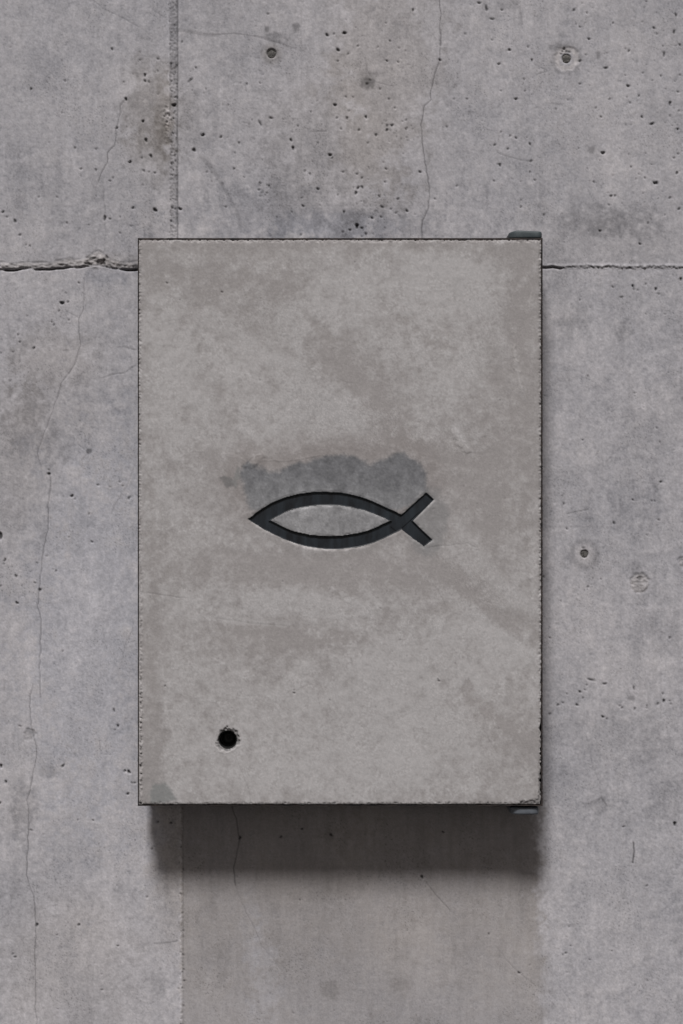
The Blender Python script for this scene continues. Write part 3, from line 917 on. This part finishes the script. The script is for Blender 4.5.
for k in range(70):                                       # hairline scuffs from the trowel and from handling
    x, y = hr.uniform(150, 530), hr.uniform(250, 790)
    if 235 < x < 440 and 450 < y < 555:
        continue
    a = hr.normal(0.75 if x > 300 else 0.1, 0.5)
    l_ = hr.uniform(8, 46)
    c_ = hr.normal(0, 0.12) * l_
    D.line([(x, y), (x + l_ / 2 * math.cos(a) - c_ * math.sin(a), y + l_ / 2 * math.sin(a) + c_ * math.cos(a)), (x + l_ * math.cos(a), y + l_ * math.sin(a))],
           hr.uniform(.4, 1.1), hr.choice([1.07, 1.10, 1.05, 0.93, 0.90]), 0.05, 0.25, seed=200 + k, fade=(.3, .3))
for x, y, r in ((167, 283, 1.1), (222, 292, 1.1), (294, 693, 1.2), (165, 686, 1.0), (439, 681, 1.2), (180, 300, .6), (294, 690, .7), (438, 679, .6), (355, 262, .7), (470, 300, .6), (260, 380, .6), (330, 700, .6), (400, 640, .6), (500, 400, .6)):
    D.pore(x, y, r, dark=.35)
# faint pinholes
for k in range(60):
    D.pore(rng.uniform(145, 536), rng.uniform(246, 798), rng.uniform(.45, .7), dark=rng.uniform(.6, .85), depth=1.2)
# emblem recess
D.H -= 8.0 * (1 - smooth(-1.3, -0.1, fish))
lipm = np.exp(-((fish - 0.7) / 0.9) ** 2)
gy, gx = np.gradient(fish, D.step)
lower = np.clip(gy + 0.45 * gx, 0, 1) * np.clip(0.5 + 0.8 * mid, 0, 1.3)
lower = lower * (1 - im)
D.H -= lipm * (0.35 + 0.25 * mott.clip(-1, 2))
D.A *= 1 + lipm * lower * 0.42  # paler lower lips: worn chips, plus caught light painted into the tone
# keyhole
kx, ky, kr = 227.6, 740.0, 8.6
dk = np.hypot(U - kx, V - ky)
ang = np.arctan2(V - ky, U - kx)
chip = 11.6 + 0.5 * np.sin(3 * ang + 1) + 0.9 * mott.clip(-1.5, 1.5) + 1.2 * np.exp(-((ang + 0.85) / 0.35) ** 2) + 0.9 * np.exp(-((ang + 1.7) / 0.3) ** 2)
cone = 1 - smooth(-1.4, 0.6, dk - chip)
D.H -= cone * (1.9 + 0.5 * scal.clip(-1, 1))
D.A *= 1 - cone * (0.50 + 0.10 * scal.clip(-1, 1))
D.H -= 26 * (1 - smooth(kr - 0.2, kr + 0.5, dk))
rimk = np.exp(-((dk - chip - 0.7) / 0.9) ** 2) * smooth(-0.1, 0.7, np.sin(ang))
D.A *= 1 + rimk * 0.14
D.H += rimk * 0.35
# worn arrises and grout crumbs along the edges
er = D.n(2.2, 16, 0.7, seed=31)
dl_, dr_, dt_, db_ = U - PX0, PX1 - U, V - PY0, PY1 - V
de = np.minimum(np.minimum(dl_, dr_), np.minimum(dt_, db_))
wear = 1 - smooth(0.2, 2.6 + 0.8 * er.clip(-1, 1.5), de)
D.H -= wear * (0.9 + 0.5 * er)
crumb = np.exp(-((de - 1.6) / 1.5) ** 2)
D.A *= 1 + crumb * (0.10 * er.clip(-2, 1.6) - 0.02)
lowleft = np.exp(-((dl_ - 1.5) / 1.8) ** 2) * smooth(420, 760, V)
D.H += lowleft * 0.9 * er
D.A *= 1 + lowleft * 0.20 * er.clip(-1.6, 1.6)
lb = np.exp(-((db_ - 1.3) / 1.5) ** 2)
D.A *= 1 + lb * (0.20 * er.clip(-2, 1.6) - 0.06)
D.H += lb * 0.6 * er
# chipped lower right corner
ch = 1 - smooth(-1.2, 1.2, poly_sd(U, V, [[(519, 806), (521, 801.6), (530, 800.6), (538, 798.5), (540, 790), (539.5, 776), (541.8, 770), (545, 775), (545, 806)]]) + 0.8 * er)
D.H -= ch * 1.3
D.A *= 1 - ch * 0.30
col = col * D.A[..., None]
colD = np.clip(col, 0.01, 0.85)
# ragged outline of the cast
XX = px(U) + 0 * U
ZZ = pz(V) + 0 * V
j1 = np.interp(D.v, np.arange(230, 815, 3.4), rng.normal(0, 1, len(np.arange(230, 815, 3.4))))[:, None]
j2 = np.interp(D.u, np.arange(130, 550, 3.4), rng.normal(0, 1, len(np.arange(130, 550, 3.4))))[None, :]
XX = XX - np.exp(-dr_ / 1.5) * (np.abs(j1) * 0.00045) * (0.6 + 1.4 * smooth(620, 780, V))
ZZ = ZZ + np.exp(-db_ / 1.5) * (np.abs(j2) * 0.00035)
ZZ = ZZ - np.exp(-dt_ / 1.5) * (np.abs(j2) * 0.00020)
panel_mat = concrete_material('smoothed_concrete', 0.6)
me = grid_mesh('door_panel', XX, FY - D.H / 1000.0, ZZ, colD, panel_mat, extra_skirt=FY + 0.034)
panel = link('door_panel', me, cab)

# --- fish emblem: a black channel let into the concrete
def fish_mesh():
    bm = bmesh.new()
    fl = 0.9
    DEEP = 2.3
    o1, i1 = np.array(outer), np.array(inner)
    o2, i2 = offset(outer, -fl), offset(inner, -fl)
    rr = np.random.default_rng(5)

    def ring(loop, h):
        return [bm.verts.new((px(p[0]), FY + h * S, pz(p[1]))) for p in loop]
    for big_, small in ((o1, o2), (i1, i2)):
        b0 = ring(big_, 2.0)
        a = ring(big_, 0.35)
        b = ring(small, 0.9)
        c = ring(small, DEEP)
        n = len(a)
        for r0, r1 in ((b0, a), (a, b), (b, c)):
            for k in range(n):
                bm.faces.new((r0[k], r0[(k + 1) % n], r1[(k + 1) % n], r1[k]))
    loops = [[Vector((px(p[0]), pz(p[1]), 0)) for p in l] for l in (o2, i2)]
    tris = tessellate_polygon(loops)
    flat = [p for l in (o2, i2) for p in l]
    vs = [bm.verts.new((px(p[0]), FY + DEEP * S, pz(p[1]))) for p in flat]
    for t in tris:
        try:
            bm.faces.new([vs[k] for k in t])
        except ValueError:
            pass
    # where the two strokes cross, the rising one lies over the other
    q = [(390.5, 526.4), (424.9, 495.0), (432.0, 500.6), (397.5, 531.6)]
    lo_ = [bm.verts.new((px(a), FY + (DEEP + 0.5) * S, pz(b))) for a, b in q]
    hi_ = [bm.verts.new((px(a), FY + (DEEP - 0.7) * S, pz(b))) for a, b in q]
    bm.faces.new(hi_)
    for k in range(4):
        bm.faces.new((lo_[k], lo_[(k + 1) % 4], hi_[(k + 1) % 4], hi_[k]))
    bmesh.ops.remove_doubles(bm, verts=bm.verts[:], dist=1e-6)
    bmesh.ops.recalc_face_normals(bm, faces=bm.faces[:])
    m = bpy.data.meshes.new('fish_emblem')
    bm.to_mesh(m)
    bm.free()
    return m


fish_mat = metal_material('blackened_inlay', (0.003, 0.004, 0.006), (0.015, 0.020, 0.026), 55, rough=0.5, metallic=0.0, bump=0.25, stretch=(2.2, 1, 0.6))
fm = fish_mesh()
fm.materials.append(fish_mat)
fe = link('fish_emblem', fm, panel)

# --- keyhole: steel sleeve with a lock face at the bottom
def keyhole_mesh():
    bm = bmesh.new()
    n = 48
    prof = ((9.3, 3.4), (8.9, 2.9), (kr - .2, 3.2), (kr - 0.3, 8), (kr - 0.2, 20), (6.4, 20.2), (6.0, 18.5), (1.2, 18.5))
    rings = [[bm.verts.new((px(kx) + r * S * math.cos(2 * math.pi * k / n), FY + d * S, pz(ky) + r * S * math.sin(2 * math.pi * k / n))) for k in range(n)] for r, d in prof]
    for a, b in zip(rings[:-1], rings[1:]):
        for k in range(n):
            bm.faces.new((a[k], a[(k + 1) % n], b[(k + 1) % n], b[k]))
    c = bm.verts.new((px(kx), FY + 22 * S, pz(ky)))
    for k in range(n):
        bm.faces.new((rings[-1][k], rings[-1][(k + 1) % n], c))
    bmesh.ops.recalc_face_normals(bm, faces=bm.faces[:])
    for f in bm.faces:
        f.smooth = True
    m = bpy.data.meshes.new('keyhole')
    bm.to_mesh(m)
    bm.free()
    return m


hole_mat = metal_material('dark_lock_steel', (0.006, 0.006, 0.006), (0.02, 0.02, 0.02), 150, rough=0.6, metallic=0.2)
km = keyhole_mesh()
km.materials.append(hole_mat)
link('keyhole', km, panel)

# --- steel tray edge round the cast
def frame_mesh():
    bm = bmesh.new()
    X0, X1, Z1, Z0 = px(137.6), px(542.8), pz(237.8), pz(806.1)
    x0, x1, z1, z0 = px(138.5), px(541.3), pz(239.7), pz(805.1)
    yf, yb = FY + 0.0006, FY + 0.042
    N = 150
    rr = np.random.default_rng(8)

    def wall_strip(a0, a1, b0, b1):
        # a0->a1 outer line, b0->b1 inner line; wobbling, dented front edge
        rows = []
        for k in range(N + 1):
            t = k / N
            jit = rr.normal(0, 0.00010)
            o = Vector(a0).lerp(Vector(a1), t)
            i = Vector(b0).lerp(Vector(b1), t)
            d = (i - o).normalized()
            o2 = o + d * abs(jit) * (0 if k in (0, N) else 1)
            y = yf + abs(rr.normal(0, 0.00015))
            rows.append([bm.verts.new((o2.x, yb, o2.z)), bm.verts.new((o2.x, y + 0.0005, o2.z)), bm.verts.new((o2.x + d.x * .0004, y, o2.z + d.z * .0004)),
                         bm.verts.new((i.x, y, i.z)), bm.verts.new((i.x, yb, i.z))])
        for r0, r1 in zip(rows[:-1], rows[1:]):
            for j in range(4):
                bm.faces.new((r0[j], r0[j + 1], r1[j + 1], r1[j]))
    c = ((X0, 0, Z0), (X0, 0, Z1), (X1, 0, Z1), (X1, 0, Z0))
    ci = ((x0, 0, z0), (x0, 0, z1), (x1, 0, z1), (x1, 0, z0))
    for k in range(4):
        wall_strip(c[k], c[(k + 1) % 4], ci[k], ci[(k + 1) % 4])
    bmesh.ops.recalc_face_normals(bm, faces=bm.faces[:])
    m = bpy.data.meshes.new('door_edge_frame')
    bm.to_mesh(m)
    bm.free()
    m.materials.append(rusty)
    return m


link('door_edge_frame', frame_mesh(), cab)
link('cabinet_body', box_mesh('cabinet_body', px(141), px(540), FY + 0.0445, -0.0003, pz(802), pz(241.5), steel, 0.001), cab)

# --- pivot hinges at the upper and lower right corners
def hinge_mesh(x0, x1, y0, y1, front, back, mat, rnd, notch=False):
    """Plate with rounded front corners in plan, edges eased."""
    bm = bmesh.new()
    pts = []
    n = 8
    for k in range(n + 1):
        a = math.pi + math.pi / 2 * k / n
        pts.append((px(x0) + rnd + rnd * math.cos(a), front + rnd + rnd * math.sin(a)))
    for k in range(n + 1):
        a = 1.5 * math.pi + math.pi / 2 * k / n
        r2 = rnd * 0.45
        pts.append((px(x1) - r2 + r2 * math.cos(a), front + r2 + r2 * math.sin(a)))
    pts += [(px(x1), back), (px(x0), back)]
    vs = [bm.verts.new((p[0], p[1], pz(y1))) for p in pts]
    f = bm.faces.new(vs)
    r = bmesh.ops.extrude_face_region(bm, geom=[f])
    tops = [v for v in r['geom'] if isinstance(v, bmesh.types.BMVert)]
    for v in tops:
        v.co.z = pz(y0)
    bmesh.ops.recalc_face_normals(bm, faces=bm.faces[:])
    edges = [e for e in bm.edges if abs(e.verts[0].co.z - e.verts[1].co.z) < 1e-7]
    bmesh.ops.bevel(bm, geom=edges, offset=0.0019, segments=4, affect='EDGES', profile=0.5)
    if notch:                                     # the worn, lower left shoulder of the upper plate
        for v in bm.verts:
            if v.co.z > pz(y0) - 0.004 and v.co.x < px(x0 + 9):
                v.co.z -= 0.0016 * (px(x0 + 9) - v.co.x) / 0.009
            if v.co.z > pz(y0) - 0.004 and v.co.x > px(x1 - 8):
                v.co.z -= 0.0010
    for fc in bm.faces:
        fc.smooth = True
    m = bpy.data.meshes.new('hinge')
    bm.to_mesh(m)
    bm.free()
    m.materials.append(mat)
    return m


hinge_dark = metal_material('painted_hinge_dark', (0.036, 0.046, 0.051), (0.062, 0.074, 0.080), 90, rough=0.55, bump=0.15)
hinge_pale = metal_material('painted_hinge_grey', (0.078, 0.086, 0.100), (0.120, 0.131, 0.149), 90, rough=0.5, bump=0.15)


def pin_mesh(x, z0, z1, y, r):
    bm = bmesh.new()
    bmesh.ops.create_cone(bm, cap_ends=True, segments=32, radius1=r, radius2=r, depth=z1 - z0)
    for v in bm.verts:
        v.co += Vector((x, y, (z0 + z1) / 2))
    for f in bm.faces:
        f.smooth = len(f.verts) == 4
    m = bpy.data.meshes.new('pivot_pin')
    bm.to_mesh(m)
    bm.free()
    m.materials.append(steel)
    return m


h1 = link('hinge', hinge_mesh(509.6, 542.8, 229.3, 237.4, FY + 0.006, -0.0003, hinge_dark, 0.009, True), cab)
h1['label'] = 'dark blue-grey rounded hinge on the top edge of the door'
link('pivot_pin', pin_mesh(px(527), pz(239.6), pz(237.0), FY + 0.022, 0.010), h1)
h2 = link('hinge', hinge_mesh(510.6, 539.6, 808.3, 815.4, FY + 0.004, -0.0003, hinge_pale, 0.011), cab)
h2['label'] = 'pale blue-grey rounded hinge under the bottom edge of the door'
link('pivot_pin', pin_mesh(px(524), pz(808.2), pz(804.9), FY + 0.022, 0.010), h2)
